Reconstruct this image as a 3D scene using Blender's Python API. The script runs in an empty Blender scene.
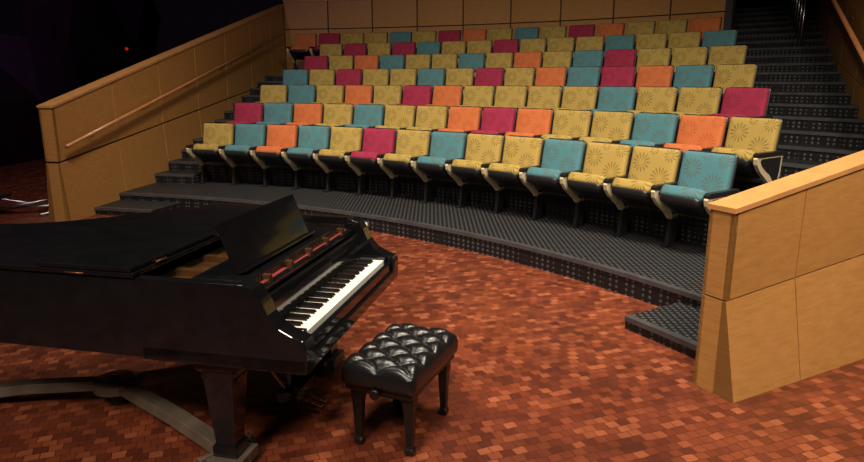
import bpy, math, random
from mathutils import Vector, Matrix
random.seed(7)
S=bpy.context.scene
try:
    S.view_settings.view_transform='Standard'
except Exception as e: print(e)

# ---------------------------------------------------------------- materials
def new_mat(name):
    m=bpy.data.materials.new(name); m.use_nodes=True
    nt=m.node_tree; b=nt.nodes['Principled BSDF']
    return m,nt,b
def N(nt,t,**kw):
    n=nt.nodes.new(t)
    for k,v in kw.items(): setattr(n,k,v)
    return n
def plain(name,col,rough=.5,metal=0,coat=0,noise=0,nscale=8,bump=0,bscale=60,emit=None,es=1,spec=.5):
    m,nt,b=new_mat(name)
    b.inputs['Base Color'].default_value=(*col,1); b.inputs['Roughness'].default_value=rough
    b.inputs['Metallic'].default_value=metal; b.inputs['Coat Weight'].default_value=coat
    b.inputs['Specular IOR Level'].default_value=spec
    tc=N(nt,'ShaderNodeTexCoord')
    if noise:
        n=N(nt,'ShaderNodeTexNoise'); n.inputs['Scale'].default_value=nscale; n.inputs['Detail'].default_value=4
        nt.links.new(tc.outputs['Object'],n.inputs['Vector'])
        r=N(nt,'ShaderNodeMapRange'); r.inputs[1].default_value=.3; r.inputs[2].default_value=.7
        r.inputs[3].default_value=1-noise; r.inputs[4].default_value=1+noise
        nt.links.new(n.outputs['Fac'],r.inputs[0])
        mx=N(nt,'ShaderNodeVectorMath',operation='SCALE'); mx.inputs[0].default_value=col
        nt.links.new(r.outputs[0],mx.inputs['Scale']); nt.links.new(mx.outputs[0],b.inputs['Base Color'])
    if bump:
        n=N(nt,'ShaderNodeTexNoise'); n.inputs['Scale'].default_value=bscale
        nt.links.new(tc.outputs['Object'],n.inputs['Vector'])
        bp=N(nt,'ShaderNodeBump'); bp.inputs['Strength'].default_value=bump; bp.inputs['Distance'].default_value=.004
        nt.links.new(n.outputs['Fac'],bp.inputs['Height']); nt.links.new(bp.outputs[0],b.inputs['Normal'])
    if emit:
        b.inputs['Emission Color'].default_value=(*emit,1); b.inputs['Emission Strength'].default_value=es
    return m

M_black=plain('piano_black',(.006,.006,.007),.09,coat=.25,noise=.2)
M_blackmatte=plain('black_matte',(.008,.008,.009),.6,noise=.2)
M_plast=plain('seat_black_plastic',(.010,.010,.011),.38,noise=.1)
M_cream=plain('seat_cream_panel',(.46,.38,.24),.45,noise=.08)
M_white=plain('ivory',(.85,.83,.77),.25,noise=.03)
M_gold=plain('plate_bronze',(.16,.075,.03),.4,metal=.7,noise=.3,nscale=30)
M_red=plain('red_felt',(.20,.012,.012),.9,noise=.2)
M_brass=plain('brass',(.6,.42,.15),.25,metal=1)
M_steel=plain('steel',(.45,.45,.47),.3,metal=1,noise=.1)
M_leather=plain('black_leather',(.008,.008,.009),.24,bump=.25,bscale=220,spec=.5)
M_ebony=plain('ebony_wood',(.010,.007,.006),.3,noise=.3,spec=.35)
M_dolly=plain('dolly_paint',(.15,.115,.085),.42,metal=.4,noise=.25)
M_rail=plain('handrail_wood',(.42,.17,.07),.3,noise=.2,nscale=20,coat=.2)
M_cap=plain('cap_wood',(.50,.24,.08),.4,noise=.12,nscale=6)
M_nose=plain('step_nosing',(.08,.08,.085),.35,metal=.4,noise=.2)
M_dark=plain('dark_wall_paint',(.014,.008,.016),.7,noise=.3,nscale=2)
M_purple=plain('dark_purple_panel',(.055,.018,.055),.6,noise=.3,nscale=2)
M_ceil=plain('ceiling_paint',(.006,.006,.007),.8,noise=.2)
M_core=plain('wall_core_dark',(.02,.011,.005),.7,noise=.2)
M_lamp=plain('red_lamp',(.4,.02,.01),.4,emit=(1,.03,.02),es=.35)
M_swhite=plain('steplight_white',(.6,.6,.55),.4,emit=(1,.9,.7),es=.4)

def wood_panel():
    m,nt,b=new_mat('maple_panel')
    tc=N(nt,'ShaderNodeTexCoord'); mp=N(nt,'ShaderNodeMapping'); mp.inputs['Scale'].default_value=(2.5,2.5,14)
    nt.links.new(tc.outputs['Object'],mp.inputs['Vector'])
    n=N(nt,'ShaderNodeTexNoise'); n.inputs['Scale'].default_value=3; n.inputs['Detail'].default_value=8; n.inputs['Roughness'].default_value=.65
    nt.links.new(mp.outputs[0],n.inputs['Vector'])
    cr=N(nt,'ShaderNodeValToRGB'); cr.color_ramp.elements[0].position=.3; cr.color_ramp.elements[1].position=.75
    cr.color_ramp.elements[0].color=(.35,.160,.043,1); cr.color_ramp.elements[1].color=(.46,.228,.067,1)
    nt.links.new(n.outputs['Fac'],cr.inputs[0]); nt.links.new(cr.outputs[0],b.inputs['Base Color'])
    b.inputs['Roughness'].default_value=.42
    return m
M_panel=wood_panel()

def floor_mat():
    m,nt,b=new_mat('end_grain_parquet')
    tc=N(nt,'ShaderNodeTexCoord'); mp=N(nt,'ShaderNodeMapping'); mp.inputs['Rotation'].default_value=(0,0,math.radians(-20))
    nz=N(nt,'ShaderNodeTexNoise'); nz.inputs['Scale'].default_value=6; nt.links.new(tc.outputs['Object'],nz.inputs['Vector'])
    wv=N(nt,'ShaderNodeVectorMath',operation='MULTIPLY_ADD'); nt.links.new(nz.outputs['Color'],wv.inputs[0]); wv.inputs[1].default_value=(.035,.035,0)
    nt.links.new(tc.outputs['Object'],wv.inputs[2])
    nt.links.new(wv.outputs[0],mp.inputs['Vector'])
    br=N(nt,'ShaderNodeTexBrick'); br.offset=.5
    br.inputs['Scale'].default_value=1; br.inputs['Brick Width'].default_value=.070; br.inputs['Row Height'].default_value=.060
    br.inputs['Mortar Size'].default_value=.0022; br.inputs['Mortar Smooth'].default_value=.3; br.inputs['Bias'].default_value=0
    br.inputs['Color1'].default_value=(0,0,0,1); br.inputs['Color2'].default_value=(1,1,1,1); br.inputs['Mortar'].default_value=(.0,.0,.0,1)
    nt.links.new(mp.outputs[0],br.inputs['Vector'])
    cr=N(nt,'ShaderNodeValToRGB'); e=cr.color_ramp.elements
    e[0].position=0; e[0].color=(.078,.018,.009,1); e[1].position=1; e[1].color=(.27,.078,.034,1)
    x=e.new(.3); x.color=(.118,.026,.012,1); x=e.new(.75); x.color=(.175,.041,.017,1)
    nt.links.new(br.outputs['Color'],cr.inputs[0])
    n=N(nt,'ShaderNodeTexNoise'); n.inputs['Scale'].default_value=1.6; n.inputs['Detail'].default_value=9; n.inputs['Roughness'].default_value=.78
    nt.links.new(tc.outputs['Object'],n.inputs['Vector'])
    r=N(nt,'ShaderNodeMapRange'); r.inputs[1].default_value=.3; r.inputs[2].default_value=.7; r.inputs[3].default_value=.6; r.inputs[4].default_value=1.35
    nt.links.new(n.outputs['Fac'],r.inputs[0])
    sc=N(nt,'ShaderNodeVectorMath',operation='SCALE'); nt.links.new(cr.outputs[0],sc.inputs[0]); nt.links.new(r.outputs[0],sc.inputs['Scale'])
    mx=N(nt,'ShaderNodeMix',data_type='RGBA'); nt.links.new(br.outputs['Fac'],mx.inputs[0])
    nt.links.new(sc.outputs[0],mx.inputs[6]); mx.inputs[7].default_value=(.045,.011,.006,1)
    nt.links.new(mx.outputs[2],b.inputs['Base Color'])
    b.inputs['Roughness'].default_value=.33
    bp=N(nt,'ShaderNodeBump'); bp.inputs['Strength'].default_value=.25; bp.inputs['Distance'].default_value=.002; bp.invert=True
    nt.links.new(br.outputs['Fac'],bp.inputs['Height']); nt.links.new(bp.outputs[0],b.inputs['Normal'])
    return m
M_floor=floor_mat()

def stud_mat():
    m,nt,b=new_mat('studded_rubber')
    tc=N(nt,'ShaderNodeTexCoord')
    v=N(nt,'ShaderNodeTexVoronoi'); v.inputs['Scale'].default_value=20; v.inputs['Randomness'].default_value=0
    nt.links.new(tc.outputs['Object'],v.inputs['Vector'])
    lt=N(nt,'ShaderNodeMapRange'); lt.inputs[1].default_value=.25; lt.inputs[2].default_value=.4; lt.inputs[3].default_value=1; lt.inputs[4].default_value=0
    nt.links.new(v.outputs['Distance'],lt.inputs[0])
    mx=N(nt,'ShaderNodeMix',data_type='RGBA'); nt.links.new(lt.outputs[0],mx.inputs[0])
    mx.inputs[6].default_value=(.006,.006,.007,1); mx.inputs[7].default_value=(.05,.05,.053,1)
    nt.links.new(mx.outputs[2],b.inputs['Base Color'])
    b.inputs['Roughness'].default_value=.5; b.inputs['Specular IOR Level'].default_value=.35
    bp=N(nt,'ShaderNodeBump'); bp.inputs['Strength'].default_value=.8; bp.inputs['Distance'].default_value=.006
    nt.links.new(lt.outputs[0],bp.inputs['Height']); nt.links.new(bp.outputs[0],b.inputs['Normal'])
    return m
M_stud=stud_mat()

def fabric(name,col,motif,amt):
    m,nt,b=new_mat(name)
    tc=N(nt,'ShaderNodeTexCoord'); sx=N(nt,'ShaderNodeSeparateXYZ'); nt.links.new(tc.outputs['Object'],sx.inputs[0])
    def math_(op,a,bb=None,cl=False):
        n=N(nt,'ShaderNodeMath',operation=op); n.use_clamp=cl
        for i,v in enumerate((a,bb)):
            if v is None: continue
            if isinstance(v,(int,float)): n.inputs[i].default_value=v
            else: nt.links.new(v,n.inputs[i])
        return n.outputs[0]
    tot=None
    X=sx.outputs['X']
    for cx,cz,R,k in ((-.12,.81,.11,13),(.12,.67,.12,15),(-.02,.50,.09,13),(.20,.90,.075,11),(-.19,.60,.085,11),(.01,.94,.055,9),(.22,.50,.07,9),(-.05,.33,.09,11)):
        dx=math_('SUBTRACT',X,cx); dz=math_('SUBTRACT',sx.outputs['Z'],cz)
        r=math_('SQRT',math_('ADD',math_('MULTIPLY',dx,dx),math_('MULTIPLY',dz,dz)))
        a=math_('ARCTAN2',dz,dx)
        pet=math_('COSINE',math_('MULTIPLY',a,k))
        rn=math_('DIVIDE',r,R)
        wid=math_('SINE',math_('MULTIPLY',math_('POWER',rn,1.6),math.pi))
        v=math_('ADD',math_('MULTIPLY',wid,1.2),math_('SUBTRACT',pet,1.2))
        v=math_('MULTIPLY',v,5,True)
        inside=math_('LESS_THAN',rn,1.0)
        v=math_('MULTIPLY',v,inside)
        tot=v if tot is None else math_('MAXIMUM',tot,v)
    n=N(nt,'ShaderNodeTexNoise'); n.inputs['Scale'].default_value=90; nt.links.new(tc.outputs['Object'],n.inputs['Vector'])
    mx=N(nt,'ShaderNodeMix',data_type='RGBA'); nt.links.new(math_('MULTIPLY',tot,amt),mx.inputs[0])
    mx.inputs[6].default_value=(*col,1); mx.inputs[7].default_value=(*motif,1)
    nt.links.new(mx.outputs[2],b.inputs['Base Color']); b.inputs['Roughness'].default_value=.8
    b.inputs['Specular IOR Level'].default_value=.25
    bp=N(nt,'ShaderNodeBump'); bp.inputs['Strength'].default_value=.25; bp.inputs['Distance'].default_value=.002
    nt.links.new(n.outputs['Fac'],bp.inputs['Height']); nt.links.new(bp.outputs[0],b.inputs['Normal'])
    return m
FAB={'g':fabric('fabric_gold',(.31,.215,.055),(.11,.075,.018),.65),
     't':fabric('fabric_teal',(.055,.155,.180),(.085,.075,.05),.65),
     'o':fabric('fabric_orange',(.42,.115,.036),(.25,.045,.014),.5),
     'p':fabric('fabric_crimson',(.25,.018,.050),(.11,.006,.02),.5)}

# ---------------------------------------------------------------- mesh helpers
class MB:
    def __init__(s): s.v=[];s.f=[];s.m=[];s.s=[]
    def add(s,vf,mat=0,M=None,smooth=False):
        vs,fs=vf; o=len(s.v)
        for p in vs:
            p=Vector(p)
            if M is not None: p=M@p
            s.v.append(p)
        for f in fs:
            s.f.append([i+o for i in f]); s.m.append(mat); s.s.append(smooth)
        return s
    def mesh(s,name,mats):
        me=bpy.data.meshes.new(name); me.from_pydata([tuple(p) for p in s.v],[],s.f)
        for m in mats: me.materials.append(m)
        me.polygons.foreach_set('material_index',s.m); me.polygons.foreach_set('use_smooth',s.s)
        me.update()
        import bmesh
        bm=bmesh.new(); bm.from_mesh(me); bmesh.ops.recalc_face_normals(bm,faces=bm.faces); bm.to_mesh(me); bm.free()
        return me
    def obj(s,name,mats,parent=None,bevel=0,loc=None,rot=None):
        ob=bpy.data.objects.new(name,s.mesh(name,mats)); S.collection.objects.link(ob)
        if parent: ob.parent=parent
        if loc: ob.location=loc
        if rot is not None: ob.rotation_euler=(0,0,rot)
        if bevel:
            b=ob.modifiers.new('bev','BEVEL'); b.width=bevel; b.segments=2; b.limit_method='ANGLE'; b.angle_limit=.7
        return ob
def box(x0,x1,y0,y1,z0,z1):
    return ([(x0,y0,z0),(x1,y0,z0),(x1,y1,z0),(x0,y1,z0),(x0,y0,z1),(x1,y0,z1),(x1,y1,z1),(x0,y1,z1)],
            [(0,3,2,1),(4,5,6,7),(0,1,5,4),(1,2,6,5),(2,3,7,6),(3,0,4,7)])
def hexa(b,t):
    return (list(b)+list(t),[(0,3,2,1),(4,5,6,7),(0,1,5,4),(1,2,6,5),(2,3,7,6),(3,0,4,7)])
def loft(loops,cap=True,closed=True):
    vs=[];fs=[];n=len(loops[0])
    for l in loops: vs+=list(l)
    for i in range(len(loops)-1):
        for j in range(n if closed else n-1):
            k=(j+1)%n
            fs.append((i*n+j,i*n+k,(i+1)*n+k,(i+1)*n+j))
    if cap:
        fs.append(tuple(range(n))[::-1]); fs.append(tuple((len(loops)-1)*n+j for j in range(n)))
    return vs,fs
def prism(poly,z0,z1):
    return loft([[(x,y,z0) for x,y in poly],[(x,y,z1) for x,y in poly]])
def prism_x(poly,x0,x1):
    return loft([[(x0,y,z) for y,z in poly],[(x1,y,z) for y,z in poly]])
def rrect(w,h,r,n=5):
    pts=[]
    for cx,cy,a0 in ((w/2-r,h/2-r,0),(-w/2+r,h/2-r,90),(-w/2+r,-h/2+r,180),(w/2-r,-h/2+r,270)):
        for i in range(n+1):
            a=math.radians(a0+90*i/n); pts.append((cx+r*math.cos(a),cy+r*math.sin(a)))
    return pts
def tube(pts,r,n=8,cap=True):
    pts=[Vector(p) for p in pts]; loops=[]
    for i,p in enumerate(pts):
        d=(pts[min(i+1,len(pts)-1)]-pts[max(i-1,0)]).normalized()
        up=Vector((0,0,1)) if abs(d.z)<.95 else Vector((1,0,0))
        a=d.cross(up).normalized(); b=d.cross(a).normalized()
        loops.append([p+a*(r*math.cos(2*math.pi*j/n))+b*(r*math.sin(2*math.pi*j/n)) for j in range(n)])
    return loft(loops,cap)
def lathe(prof,n=16,c=(0,0)):
    return loft([[(c[0]+r*math.cos(2*math.pi*j/n),c[1]+r*math.sin(2*math.pi*j/n),z) for j in range(n)] for r,z in prof])
def empty(name,loc,rot=0):
    e=bpy.data.objects.new(name,None); S.collection.objects.link(e); e.location=loc; e.rotation_euler=(0,0,rot); e.empty_display_size=.2
    return e

# ---------------------------------------------------------------- layout constants
C=Vector((-6.54,-.2))
def pol(R,a): return (C.x+R*math.cos(a),C.y+R*math.sin(a))
rad=math.radians
def ang_at(R,line):
    best=None
    for i in range(len(line)-1):
        p=Vector(line[i]); d=Vector(line[i+1])-p; q=p-C
        A=d.dot(d);B=2*q.dot(d);K=q.dot(q)-R*R; D=B*B-4*A*K
        if D<0: continue
        s=(-B+math.sqrt(D))/(2*A)
        lo=-.2 if i==0 else 0; hi=1.3 if i==len(line)-2 else 1
        if lo<=s<=hi:
            w=q+d*s; best=math.atan2(w.y,w.x); break
    return best
LW=[(-4.88,8.5),(-3.74,17.7)]
RW=[(1.63,3.76),(4.0,5.03),(9.0,16.74)]
AB=[(5.35,12.15),(7.65,17.6)]
rise=.295; z0=.2
Rin=[10.0]+[11.5+.95*i for i in range(14)]
zk=[z0+rise*i for i in range(15)]
Rs=[11.2+.95*i for i in range(7)]

# ---------------------------------------------------------------- room shell
MB().add(box(-9.4,11,-4,23,-.1,0)).obj('floor',[M_floor])
MB().add(box(-9.4,11,-4,23,7,7.1)).obj('ceiling',[M_ceil])
MB().add(box(-9.4,11,23,23.1,0,7)).obj('wall_back',[M_dark])
MB().add(box(11,11.1,-4,23,0,7)).obj('wall_right',[M_dark])
MB().add(box(-9.4,11,-4.1,-4,0,7)).obj('wall_front',[M_dark])
mb=MB(); ny,nz=14,5; g=[]
for i in range(ny+1):
    for j in range(nz+1):
        e=0 if j in(0,nz) or i in (0,ny) else random.uniform(0,.55)
        g.append((-9.4+e,-4+27*i/ny,7*j/nz))
fs=[];ms=[]
for i in range(ny):
    for j in range(nz):
        a=i*(nz+1)+j;b=a+nz+1
        if (i+j)%2: fs+=[(a,b,b+1),(a,b+1,a+1)]
        else: fs+=[(a,b,a+1),(b,b+1,a+1)]
mb.v=[Vector(p) for p in g]; mb.f=[list(f) for f in fs]; mb.m=[random.randint(0,1) for f in fs]; mb.s=[False]*len(fs)
mb.obj('wall_left',[M_dark,M_purple])
mb=MB(); mb.add(lathe([(.035,-.02),(.045,0),(.04,.03),(.02,.05),(.002,.055)],12)); 
ob=mb.obj('exit_lamp',[M_lamp],loc=(-8.75,19.3,2.72)); ob.rotation_euler=(0,math.radians(90),0)

# ---------------------------------------------------------------- tiers
def band(mb,R0,R1,za,zb,lin,rin,lout=None,rout=None,n=40,mat=0,matside=1,nose=True):
    lout=lin if lout is None else lout; rout=rin if rout is None else rout
    loops=[]
    for i in range(n+1):
        t=i/n; a=rin+(lin-rin)*t; b=rout+(lout-rout)*t
        x0,y0=pol(R0,a); x1,y1=pol(R1,b)
        loops.append([(x0,y0,za),(x0,y0,zb),(x1,y1,zb),(x1,y1,za)])
    vs,fs=loft(loops)
    mb.add((vs,fs),mat)
    if nose:
        loops=[]
        for i in range(n+1):
            t=i/n; a=rin+(lin-rin)*t
            p=[(R0-.012,zb-.035),(R0-.012,zb+.004),(R0+.05,zb+.004),(R0+.05,zb-.035)]
            loops.append([(*pol(r,a),z) for r,z in p])
        mb.add(loft(loops),matside)
mb=MB()
for k in range(7):
    R0=Rin[k]; R1=Rin[k+1]+.03 if k<6 else 17.79
    band(mb,R0,R1,0,zk[k],ang_at(R0,LW),ang_at(R0,RW),ang_at(R1,LW),ang_at(R1,RW))
mb.obj('seating_platform',[M_stud,M_nose])
aL=[rad(x) for x in (74.08,74.12,74.23,74.33,74.3,74.55,78.15)]
aR=[rad(x) for x in (35.1,35.6,38.4,41.0,43.2,45.2,47.4)]
mb=MB()
band(mb,9.38,10,0,.1,ang_at(9.38,LW)-.003,rad(73.4),ang_at(10,LW)-.003,rad(73.4),n=1)
for k in range(1,7):
    R0=Rin[k]-.475;R1=Rin[k]
    band(mb,R0,R1,zk[k-1],zk[k-1]+rise/2,ang_at(R0,LW),aL[min(k-1,5)]+rad(1.9),ang_at(R1,LW),aL[min(k-1,5)]+rad(1.9),n=3)
mb.obj('aisle_stairs',[M_stud,M_nose])
mb=MB()
band(mb,9.38,9.99,0,.1,rad(31.3),rad(25.5),n=3)
for k in range(1,7):
    R0=Rin[k]-.475;R1=Rin[k]
    band(mb,R0,R1,zk[k-1],zk[k-1]+rise/2,aR[k-1]-rad(1.9),ang_at(R0,RW),None,ang_at(R1,RW),n=6)
for k in range(7,12):
    for h in (0,1):
        R0=Rin[k]-.475+h*.475; R1=R0+.49; z=zk[k-1]+rise/2*(h+1)
        band(mb,R0,R1,.0 if k>7 else zk[6],z,ang_at(R0,AB),ang_at(R0,RW),ang_at(R1,AB),ang_at(R1,RW),n=5)
mb.obj('aisle_stairs',[M_stud,M_nose])
a=rad(55.3); x,y=pol(9.975,a)
mb=MB(); mb.add(box(-.09,.09,-.012,.012,.055,.125),0); mb.add(box(-.07,.07,-.02,-.01,.07,.11),1)
mb.obj('step_light',[M_nose,M_swhite],loc=(x,y,0),rot=a-math.pi/2)

# ---------------------------------------------------------------- panelled walls
def panel_wall(name,p0,p1,zb,zt0,zt1,th,nseg,side,mid=.53,flare=.12,flip=1,endcap=True,cap=True,fl_sides=(1,),seglen=None,g=.009):
    p0=Vector(p0);p1=Vector(p1);d=(p1-p0);L=d.length;d.normalize();nrm=Vector((-d.y,d.x))*side
    mb=MB()
    def P(s,off,z): q=p0+d*s+nrm*off; return (q.x,q.y,z)
    zt=lambda s: zt0+(zt1-zt0)*s/L
    e=.02
    mb.add(hexa([P(e,e,zb),P(L,e,zb),P(L,th-e,zb),P(e,th-e,zb)],[P(e,e,zt0-e),P(L,e,zt1-e),P(L,th-e,zt1-e),P(e,th-e,zt0-e)]),1)
    cuts=seglen or [L*i/nseg for i in range(nseg+1)]
    for i in range(len(cuts)-1):
        a=cuts[i]+g;b=cuts[i+1]-g
        if i==0:a=0
        for sd in (0,1):
            o=0 if sd==0 else th; inn=.025 if sd==0 else th-.025
            sg=-1 if sd==0 else 1
            fl=flare*sg if (sd in fl_sides) else 0
            za=lambda s: zt(s)*mid if zb==0 else zb+(zt(s)-zb)*mid
            mb.add(hexa([P(a,o,za(a)+g),P(b,o,za(b)+g),P(b,inn,za(b)+g),P(a,inn,za(a)+g)],
                        [P(a,o,zt(a)),P(b,o,zt(b)),P(b,inn,zt(b)),P(a,inn,zt(a))]),0)
            mb.add(hexa([P(a,o+fl,zb),P(b,o+fl,zb),P(b,inn,zb),P(a,inn,zb)],
                        [P(a,o,za(a)-g),P(b,o,za(b)-g),P(b,inn,za(b)-g),P(a,inn,za(a)-g)]),0)
    if endcap:
        za=zt0*mid
        f0=flare if 0 in fl_sides else 0; f1=flare if 1 in fl_sides else 0
        mb.add(hexa([P(0,.0,za+g),P(.03,.0,za+g),P(.03,th,za+g),P(0,th,za+g)],[P(0,.0,zt0),P(.03,.0,zt0),P(.03,th,zt0),P(0,th,zt0)]),0)
        mb.add(hexa([P(0,-f0,zb),P(.03,-f0,zb),P(.03,th+f1,zb),P(0,th+f1,zb)],[P(0,.0,za-g),P(.03,.0,za-g),P(.03,th,za-g),P(0,th,za-g)]),0)
    if cap:
        c=.012
        mb.add(hexa([P(-c,-c,zt0),P(L,-c,zt1),P(L,th+c,zt1),P(-c,th+c,zt0)],[P(-c,-c,zt0+.03),P(L,-c,zt1+.03),P(L,th+c,zt1+.03),P(-c,th+c,zt0+.03)]),2)
    return mb.obj(name,[M_panel,M_core,M_cap])
panel_wall('wall_parapet_left',LW[0],LW[1],0,1.50,3.74,.2,7,+1,fl_sides=(0,1),flare=.06,g=.014)
fo=Vector((1.715,3.60)); fd=Vector((.882,.471)).normalized()
p1=fo+fd*2.85
panel_wall('wall_parapet_right',fo,p1,0,1.115,1.56,.17,4,+1,fl_sides=(0,),flare=.12,seglen=[0,.634,1.45,2.15,2.85],g=.005)
d2=(Vector(RW[2])-Vector(RW[1])).normalized()
panel_wall('wall_aisle_right',RW[1],RW[2],0,1.9,5.15,.2,9,-1,flare=0,mid=.62)
mb=MB()
aA=ang_at(17.8,LW);aB=ang_at(17.8,AB); n=9
for i in range(n):
    a=aA+(aB-aA)*i/n; b=aA+(aB-aA)*(i+1)/n; g=-.001
    for (za,zb_,m,r0,r1,gg) in ((0,3.78,1,17.83,17.97,0),(1.97,3.1,0,17.8,17.85,g),(3.125,3.78,0,17.8,17.85,g),(3.78,3.82,2,17.78,17.99,0)):
        a1=a+gg;b1=b-gg
        mb.add(hexa([(*pol(r0,a1),za),(*pol(r0,b1),za),(*pol(r1,b1),za),(*pol(r1,a1),za)],[(*pol(r0,a1),zb_),(*pol(r0,b1),zb_),(*pol(r1,b1),zb_),(*pol(r1,a1),zb_)]),m)
mb.obj('wall_rear_panelled',[M_panel,M_core,M_cap])
A0=Vector(pol(17.8,aB)); A1=A0+Vector((.389,.921))*5.2
panel=MB(); nrm=Vector((-.921,.389))*.12
panel.add(hexa([(*A0,0),(*A1,0),(*(A1+nrm),0),(*(A0+nrm),0)],[(*A0,7),(*A1,7),(*(A1+nrm),7),(*(A0+nrm),7)]))
panel.obj('wall_stair_side',[M_dark])

# ---------------------------------------------------------------- handrails
def handrail(name,pts,inward,br=6,mat=None,off=.08,r=.024):
    mb=MB(); pts=[Vector(p) for p in pts]
    mb.add(tube(pts,r,10),0,smooth=True)
    a,b=pts[0],pts[-1]
    for i in range(br):
        t=(i+.4)/(br-.2); p=a.lerp(b,t)
        q=p-Vector((*inward,0))*off-Vector((0,0,.05))
        mb.add(tube([p-Vector((0,0,.02)),p-Vector((0,0,.05)),q],.008,6),1,smooth=True)
        mb.add(tube([q+Vector((*inward,0))*.006,q-Vector((*inward,0))*.004],.03,10),1)
    mb.obj(name,[mat or M_rail,M_steel])
handrail('handrail',[(-4.79,8.55,1.0),(-3.74,16.9,2.96)],(.99,-.12))
nd=Vector((-d2.y,d2.x)); b0=Vector(RW[1])+d2*2.0+nd*.14; b1=Vector(RW[2])-d2*.6+nd*.14
handrail('handrail',[(*b0,1.78),(*b1,4.95)],nd,br=8,off=.14,r=.03)
mb=MB()
g0=Vector(RW[1])+d2*7.2+nd*.42; g1=Vector(RW[1])+d2*11.2+nd*.42
def zst(p):
    R=(p-C).length; return zk[0]+(R-10.55)*.3105
for i in range(9):
    p=g0.lerp(g1,i/8); z=zst(p)
    mb.add(tube([(*p,z-.05),(*p,z+.95)],.014,8),0,smooth=True)
for h in (.35,.65,.95):
    mb.add(tube([(*g0,zst(g0)+h),(*g1,zst(g1)+h)],.018 if h>.9 else .008,8),0,smooth=True)
mb.obj('stair_guard_rail',[M_steel])

# ---------------------------------------------------------------- seats
def seat_mesh(key,both):
    mb=MB()
    def pillow(w,h,r,prof,M,mats,smooth=True):
        loops=[]
        for ins,y in prof:
            loops.append([(x,y,z) for x,z in rrect(w-2*ins,h-2*ins,max(r-ins,.008))])
        vs,fs=loft(loops); mb.add((vs,fs),mats,M,smooth)
    Mb=Matrix.Translation((0,.03,.70))@Matrix.Rotation(rad(-11),4,'X')
    pillow(.530,.53,.035,[(.03,.025),(.004,.02),(0,0),(.003,-.034),(.012,-.048),(.04,-.056),(.12,-.060)],Mb,0)
    pillow(.540,.56,.04,[(.05,.06),(.01,.055),(0,.04),(0,.022),(.02,.018)],Mb,1)
    Mc=Matrix.Translation((0,-.02,.44))@Matrix.Rotation(rad(-29),4,'X')@Matrix.Translation((0,-.19,0))@Matrix.Rotation(rad(-90),4,'X')
    pillow(.46,.40,.06,[(.03,.055),(.004,.05),(0,.02),(.0,-.03),(.012,-.052),(.05,-.065),(.12,-.07)],Mc,0)
    pillow(.45,.39,.06,[(.09,.12),(.03,.113),(.01,.09),(0,.065),(.0,.048),(.02,.042)],Mc,1)
    mb.add(box(-.28,.28,-.02,.03,.38,.42),1)
    for s in ((-1,1) if both else (1,)):
        x=.292*s
        prof=[(-.37,.615),(-.395,.585),(-.38,.53),(-.31,.455),(-.22,.395),(-.14,.34),(-.08,.28),(.05,.28),(.09,.42),(.10,.615)]
        mb.add(prism_x(prof,x-.020,x+.020),2)
        inner=[(-.31,.585),(-.325,.56),(-.30,.52),(-.22,.465),(-.13,.42),(-.075,.37),(-.04,.32),(.025,.32),(.055,.44),(.065,.585)]
        mb.add(prism_x(inner,x-.024,x+.024),1)
        cap=[(-.385,.604),(-.39,.626),(-.36,.646),(.10,.646),(.12,.604)]
        mb.add(prism_x(cap,x-.029,x+.029),1)
        mb.add(hexa([(x-.02,-.09,.012),(x+.02,-.09,.012),(x+.02,.05,.012),(x-.02,.05,.012)],[(x-.02,-.05,.30),(x+.02,-.05,.30),(x+.02,.04,.30),(x-.02,.04,.30)]),1)
        mb.add(box(x-.04,x+.04,-.15,.10,0,.014),1)
    return mb.mesh('theater_seat_'+key,[FAB[key],M_plast,M_cream])
meshes={(k,b):seat_mesh(k,b) for k in FAB for b in (False,True)}
rows=['gtotgpgtggtggt','ptogtggopoggtog','gtgogpoggggtggp','tgpggtgpgotpotg','pgotggtgogtpggg','gpgptggpgggtggt','opggtgpogtgpoggo']
for k,row in enumerate(rows):
    n=len(row)
    for i,c in enumerate(row):
        a=aL[k]+(aR[k]-aL[k])*i/(n-1)
        x,y=pol(Rs[k],a)
        ob=bpy.data.objects.new('theater_seat',meshes[(c,i==0)]); S.collection.objects.link(ob)
        ob.location=(x,y,zk[k]+.005); ob.rotation_euler=(0,0,a-math.pi/2)

# ---------------------------------------------------------------- grand piano
PR=rad(77.6)
piano=empty('grand_piano',(-.545,2.606,0),PR)
W=1.5
ctrl=[(0,.3),(0,1.4),(0,2.5),(.06,2.66),(.28,2.74),(.53,2.68),(.65,2.5),(.70,2.25),(.80,2.0),(1.0,1.76),(1.25,1.55),(1.42,1.38),(1.5,1.15),(1.5,.7),(1.5,.3)]
def catmull(pts,n=6):
    out=[]
    for i in range(len(pts)-1):
        p0=Vector(pts[max(i-1,0)]);p1=Vector(pts[i]);p2=Vector(pts[i+1]);p3=Vector(pts[min(i+2,len(pts)-1)])
        if i in(0,1,12,13): out.append(tuple(p1)); continue
        for j in range(n):
            t=j/n
            q=.5*((2*p1)+(p2-p0)*t+(2*p0-5*p1+4*p2-p3)*t*t+(3*p1-p0-3*p2+p3)*t**3)
            out.append((q.x,q.y))
    out.append(pts[-1]); return out
ol=catmull(ctrl)
def offset(pts,d):
    out=[]
    for i,p in enumerate(pts):
        a=Vector(pts[max(i-1,0)]);b=Vector(pts[min(i+1,len(pts)-1)]); t=(b-a).normalized(); nn=Vector((t.y,-t.x))
        q=Vector(p)+nn*d; out.append((q.x,q.y))
    return out
il=offset(ol,.05)
loops=[]
for (ox,oy),(ix,iy) in zip(ol,il):
    loops.append([(ox,oy,.61),(ox,oy,.99),(ix,iy,.99),(ix,iy,.61)])
MB().add(loft(loops)).obj('rim',[M_black],piano,bevel=.004)
MB().add(prism(il,.64,.67)).obj('soundboard',[M_blackmatte],piano)
lo=offset(ol,-.015)
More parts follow.
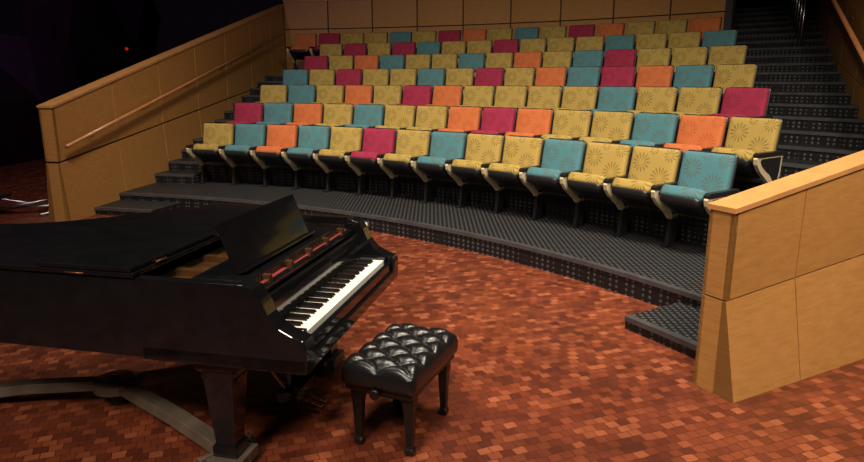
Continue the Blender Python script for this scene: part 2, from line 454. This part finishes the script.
lid=[p for p in lo if p[1]>.85]
lid=[(-.015,.80)]+lid+[(1.515,.80)]
MB().add(prism(lid,.992,1.014)).obj('lid_main',[M_black],piano,bevel=.006)
MB().add(box(-.012,1.512,.81,1.30,1.018,1.038)).obj('lid_front_folded',[M_black],piano,bevel=.006)
mb=MB()
for u in (.2,.75,1.3): mb.add(tube([(u-.04,.80,1.02),(u+.04,.80,1.02)],.005,8),0,smooth=True)
for v in (1.1,1.9,2.4): mb.add(tube([(-.017,v-.05,1.0),(-.017,v+.05,1.0)],.004,8),0,smooth=True)
mb.obj('hinges',[M_gold],piano)
mb=MB(); mb.add(box(.05,1.45,.30,.8,.90,.915),0)
for i in range(5):
    u=.3+i*.25; mb.add(box(u,u+.03,.3,.8,.915,.945),0)
mb.add(box(.05,1.45,.262,.30,.90,.925),4); mb.add(box(.12,.50,.302,.325,.915,.925),1); mb.add(box(.55,1.35,.302,.318,.915,.922),1)
for r in range(4):
    for i in range(52):
        u=.09+i*.026; v=.335+r*.022
        mb.add(lathe([(.0032,.915),(.0032,.95)],5,(u,v)),2)
for i in range(80):
    u=.08+i*.017; mb.add(box(u-.0006,u+.0006,.34,.8,.948,.9495),3)
mb.obj('iron_plate',[M_gold,M_red,M_steel,M_brass,M_black],piano)
mb=MB(); mb.add(box(0,W,.0,.8,.60,.665)); mb.add(box(.1,W-.1,.015,.045,.665,.725))
mb.add(box(.10,.134,.045,.215,.665,.765)); mb.add(box(W-.134,W-.10,.045,.215,.665,.765))
mb.obj('keybed',[M_black],piano,bevel=.004)
arm=[(.0,.60),(-.005,.72),(.01,.755),(.06,.77),(.12,.80),(.17,.86),(.20,.93),(.23,.975),(.28,.99),(.31,.99),(.31,.60)]
mb=MB(); mb.add(prism_x(arm,0,.1)); mb.add(prism_x(arm,W-.1,W)); mb.obj('cheeks',[M_black],piano,bevel=.006)
fb=[(.215,.70),(.212,.76),(.222,.86),(.23,.895),(.245,.90),(.26,.89),(.26,.70)]
MB().add(prism_x(fb,.1,W-.1)).obj('fallboard',[M_black],piano,bevel=.003)
mb=MB(); kw=1.232/52
for i in range(52):
    u=.134+i*kw; mb.add(box(u+.0006,u+kw-.0006,.055,.214,.70,.742),0)
mb.obj('white_keys',[M_white],piano,bevel=.0012)
mb=MB()
for i in range(51):
    if (i)%7 in (0,2,3,5,6):
        u=.134+(i+1)*kw
        mb.add(hexa([(u-.0055,.108,.742),(u+.0055,.108,.742),(u+.0055,.214,.742),(u-.0055,.214,.742)],[(u-.0045,.115,.754),(u+.0045,.115,.754),(u+.0045,.214,.754),(u-.0045,.214,.754)]))
mb.obj('black_keys',[M_ebony],piano)
Md=Matrix.Translation((0,.43,.955))@Matrix.Rotation(rad(-22),4,'X')
mb=MB(); mb.add(box(.24,1.08,-.01,.01,0,.26),0,Md); mb.add(box(.24,1.08,-.05,.01,0,.015),0,Md)
mb.add(box(.15,1.35,.34,.62,.945,.957),0)
mb.add(box(.5,.52,.02,.03,0,.2),0,Md); mb.add(box(.86,.88,.02,.03,0,.2),0,Md)
mb.obj('music_desk',[M_black],piano,bevel=.004)
LEGS=[(.15,.48),(1.35,.46),(.38,2.3)]
mb=MB()
for u,v in LEGS:
    def sq(w,z): return [(u-w,v-w,z),(u+w,v-w,z),(u+w,v+w,z),(u-w,v+w,z)]
    mb.add(loft([sq(.10,.62),sq(.10,.55),sq(.08,.53),sq(.08,.50),sq(.074,.48),sq(.050,.15),sq(.062,.135),sq(.062,.082)]))
mb.obj('legs',[M_black],piano,bevel=.004)
mb=MB()
mb.add(box(.60,.90,.34,.46,.56,.60),0)
for u in (.66,.82): mb.add(tube([(u,.40,.57),(u-.012 if u<.7 else u+.012,.40,.4),(u,.40,.16)],.018,10),0,smooth=True)
mb.add(box(.62,.86,.34,.46,.10,.17),0)
mb.add(tube([(.66,.42,.16),(.60,.72,.60)],.008,6),1); mb.add(tube([(.82,.42,.16),(.88,.72,.60)],.008,6),1)
for u in (.68,.74,.80):
    mb.add(hexa([(u-.012,.22,.07),(u+.012,.22,.07),(u+.009,.36,.11),(u-.009,.36,.11)],[(u-.012,.22,.082),(u+.012,.22,.082),(u+.009,.36,.122),(u-.009,.36,.122)]),1)
mb.obj('pedal_lyre',[M_black,M_brass],piano,bevel=.003)

# dolly
dol=MB(); hub=Vector((.60,1.46))
for u,v in LEGS:
    e=Vector((u,v)); d=(e-hub).normalized(); nn=Vector((-d.y,d.x))*.05; a=hub+d*.05; b=e+d*.09
    mid=a.lerp(b,.5)
    dol.add(loft([[(*(p-nn),z-.03),(*(p+nn),z-.03),(*(p+nn*.8),z+.025),(*(p-nn*.8),z+.025)] for p,z in ((a,.13),(mid,.115),(b-d*.25,.09),(b,.05))]))
    dol.add(box(u-.095,u+.095,v-.095,v+.095,.02,.08))
    for sgn in (-1,1):
        c=e-d*.05+nn*3.0*sgn
        dol.add(tube([(*(c-nn*.35),.035),(*(c+nn*.35),.035)],.035,16),1)
        dol.add(tube([(*c,.035),(*c,.085)],.012,8),2)
        dol.add(tube([(*c,.08),(*(e-d*.05),.07)],.018,8),0)
dol.add(lathe([(.02,.09),(.13,.095),(.13,.15),(.09,.165),(.02,.17)],18,(hub.x,hub.y)))
dol.add(lathe([(.02,.17),(.025,.19),(.01,.195)],10,(hub.x,hub.y)),2)
dol.add(lathe([(.045,0),(.05,.05),(.03,.09)],12,(hub.x,hub.y)),1)
dol.obj('piano_dolly',[M_dolly,M_blackmatte,M_steel],loc=(-.545,2.606,0),rot=PR,bevel=.004)

# ---------------------------------------------------------------- bench
bench=empty('piano_bench',(-.155,3.215,0),rad(67))
w,d=.62,.405
mb=MB(); nx,ny=92,62; vs=[];fs=[]
for j in range(ny+1):
    for i in range(nx+1):
        X=(i/nx-.5)*2;Y=(j/ny-.5)*2
        x=X*w/2;y=Y*d/2
        a=x/.15+y/.185; b=x/.15-y/.185
        t=(abs(math.sin(math.pi*a))*abs(math.sin(math.pi*b)))**.40
        edge=max(0,(1-abs(X)**10))*max(0,(1-abs(Y)**8))
        z=.448+.024*edge**.6+.034*t*edge**.4
        cr=max(0,abs(X)-.9)*max(0,abs(Y)-.86)*6
        vs.append((x*(1-cr*.3),y*(1-cr*.6),z))
for j in range(ny):
    for i in range(nx):
        q=j*(nx+1)+i; fs.append((q,q+1,q+nx+2,q+nx+1))
mb.add((vs,fs),0,smooth=True)
ring=[i for i in range(nx+1)]+[(j)*(nx+1)+nx for j in range(1,ny+1)]+[ny*(nx+1)+i for i in range(nx-1,-1,-1)]+[j*(nx+1) for j in range(ny-1,0,-1)]
base=[Vector(vs[i]) for i in ring]
mb.add(loft([[tuple(p) for p in base],[(p.x*1.012,p.y*1.018,.432) for p in base],[(p.x*1.015,p.y*1.02,.395) for p in base],[(p.x*1.0,p.y*1.0,.372) for p in base],[(p.x*.97,p.y*.96,.368) for p in base]],cap=False),0,smooth=True)
for jy in range(-3,4):
    for ix in range(-6,7):
        x=ix*.075; y=jy*.0925
        if (ix+jy)%2==0 and abs(x)<w/2-.03 and abs(y)<d/2-.03:
            mb.add(([ (x+.010*math.cos(k*math.pi/4),y+.010*math.sin(k*math.pi/4),.474) for k in range(8)]+[(x,y,.480)],[(k,(k+1)%8,8) for k in range(8)]),0,smooth=True)
mb.obj('tufted_cushion',[M_leather],bench)
mb=MB()
mb.add(box(-.285,.285,-.185,.185,.33,.372)); mb.add(box(-.26,.26,-.165,.165,.31,.332))
for sx in (-1,1):
    for sy in (-1,1):
        cx,cy=.225*sx,.145*sy
        def sq(q,z,ox=0,oy=0): return [(cx+ox-q,cy+oy-q,z),(cx+ox+q,cy+oy-q,z),(cx+ox+q,cy+oy+q,z),(cx+ox-q,cy+oy+q,z)]
        mb.add(loft([sq(.030,.34),sq(.030,.27),sq(.026,.25),sq(.017,.045),sq(.023,.035),sq(.023,.012),sq(.016,0)]))
mb.obj('frame_and_legs',[M_ebony],bench,bevel=.003)
mb=MB()
for s in (-1,1):
    mb.add(tube([(.285*s,0,.35),(.315*s,0,.35)],.010,8),0); mb.add(tube([(.31*s,0,.35),(.335*s,0,.35)],.026,14),0,smooth=False)
mb.obj('adjuster_knobs',[M_ebony],bench,bevel=.003)

# ---------------------------------------------------------------- folded stand at far left
mb=MB()
for p,q in (((0,0,.05),(1.1,.15,.22)),((0,.2,.06),(1.15,.1,.12)),((.1,-.1,.3),(1.0,.3,.04)),((.9,-.15,.03),(1.2,.4,.03)),((0,-.2,.03),(0,.4,.03))):
    mb.add(tube([p,q],.018,8),0,smooth=True)
mb.add(box(-.1,.35,-.12,.25,.24,.27),1)
mb.add(tube([(.1,.05,.02),(.1,.05,.25)],.02,8),1)
mb.obj('folded_music_stand',[M_steel,M_blackmatte],loc=(-6.35,8.9,0),rot=.1)

# ---------------------------------------------------------------- lights
def area(name,loc,tgt,size,power,col=(1,.86,.69),spread=180):
    l=bpy.data.lights.new(name,'AREA'); l.shape='DISK'; l.size=size; l.energy=power; l.color=col; l.spread=rad(spread)
    o=bpy.data.objects.new(name,l); S.collection.objects.link(o); o.location=loc
    o.rotation_euler=(Vector(tgt)-Vector(loc)).to_track_quat('-Z','Y').to_euler(); return o
area('house_light',(-2.8,5.6,6.2),(-1.7,10.6,.6),.9,115,spread=85)
area('house_light',(1.0,3.8,6.2),(1.2,9.0,.6),.9,120,spread=85)
area('house_light',(3.8,1.8,6.2),(3.4,7.2,.6),.9,95,spread=85)
area('parapet_fill',(1.0,3.9,6.8),(1.0,4.4,0),1.6,105,spread=75)
area('parapet_fill',(-3.2,5.4,6.8),(-2.2,5.8,0),1.5,55,spread=85)
area('parapet_fill',(1.4,-1.2,6.0),(2.6,4.0,.6),1.2,75,spread=70)  # added fill lamp, aimed to brighten the right parapet wall
area('parapet_fill',(-2.4,-1.2,5.2),(-1.5,3.0,0.4),1.6,75,spread=80)  # added soft fill from the camera side, lifts the dark under the piano
area('parapet_fill',(-6.5,5.5,6.8),(-9,13,2.5),.6,70,col=(.9,.7,1),spread=110)
w=bpy.data.worlds.new('world'); S.world=w; w.use_nodes=True
w.node_tree.nodes['Background'].inputs[0].default_value=(.02,.018,.02,1); w.node_tree.nodes['Background'].inputs[1].default_value=.3

cam=bpy.data.cameras.new('camera'); co=bpy.data.objects.new('camera',cam); S.collection.objects.link(co)
cam.lens=36*650/864; cam.sensor_width=36; cam.clip_start=.05
co.location=(0,0,1.85); co.rotation_euler=(rad(90-13.07),0,0)
S.camera=co
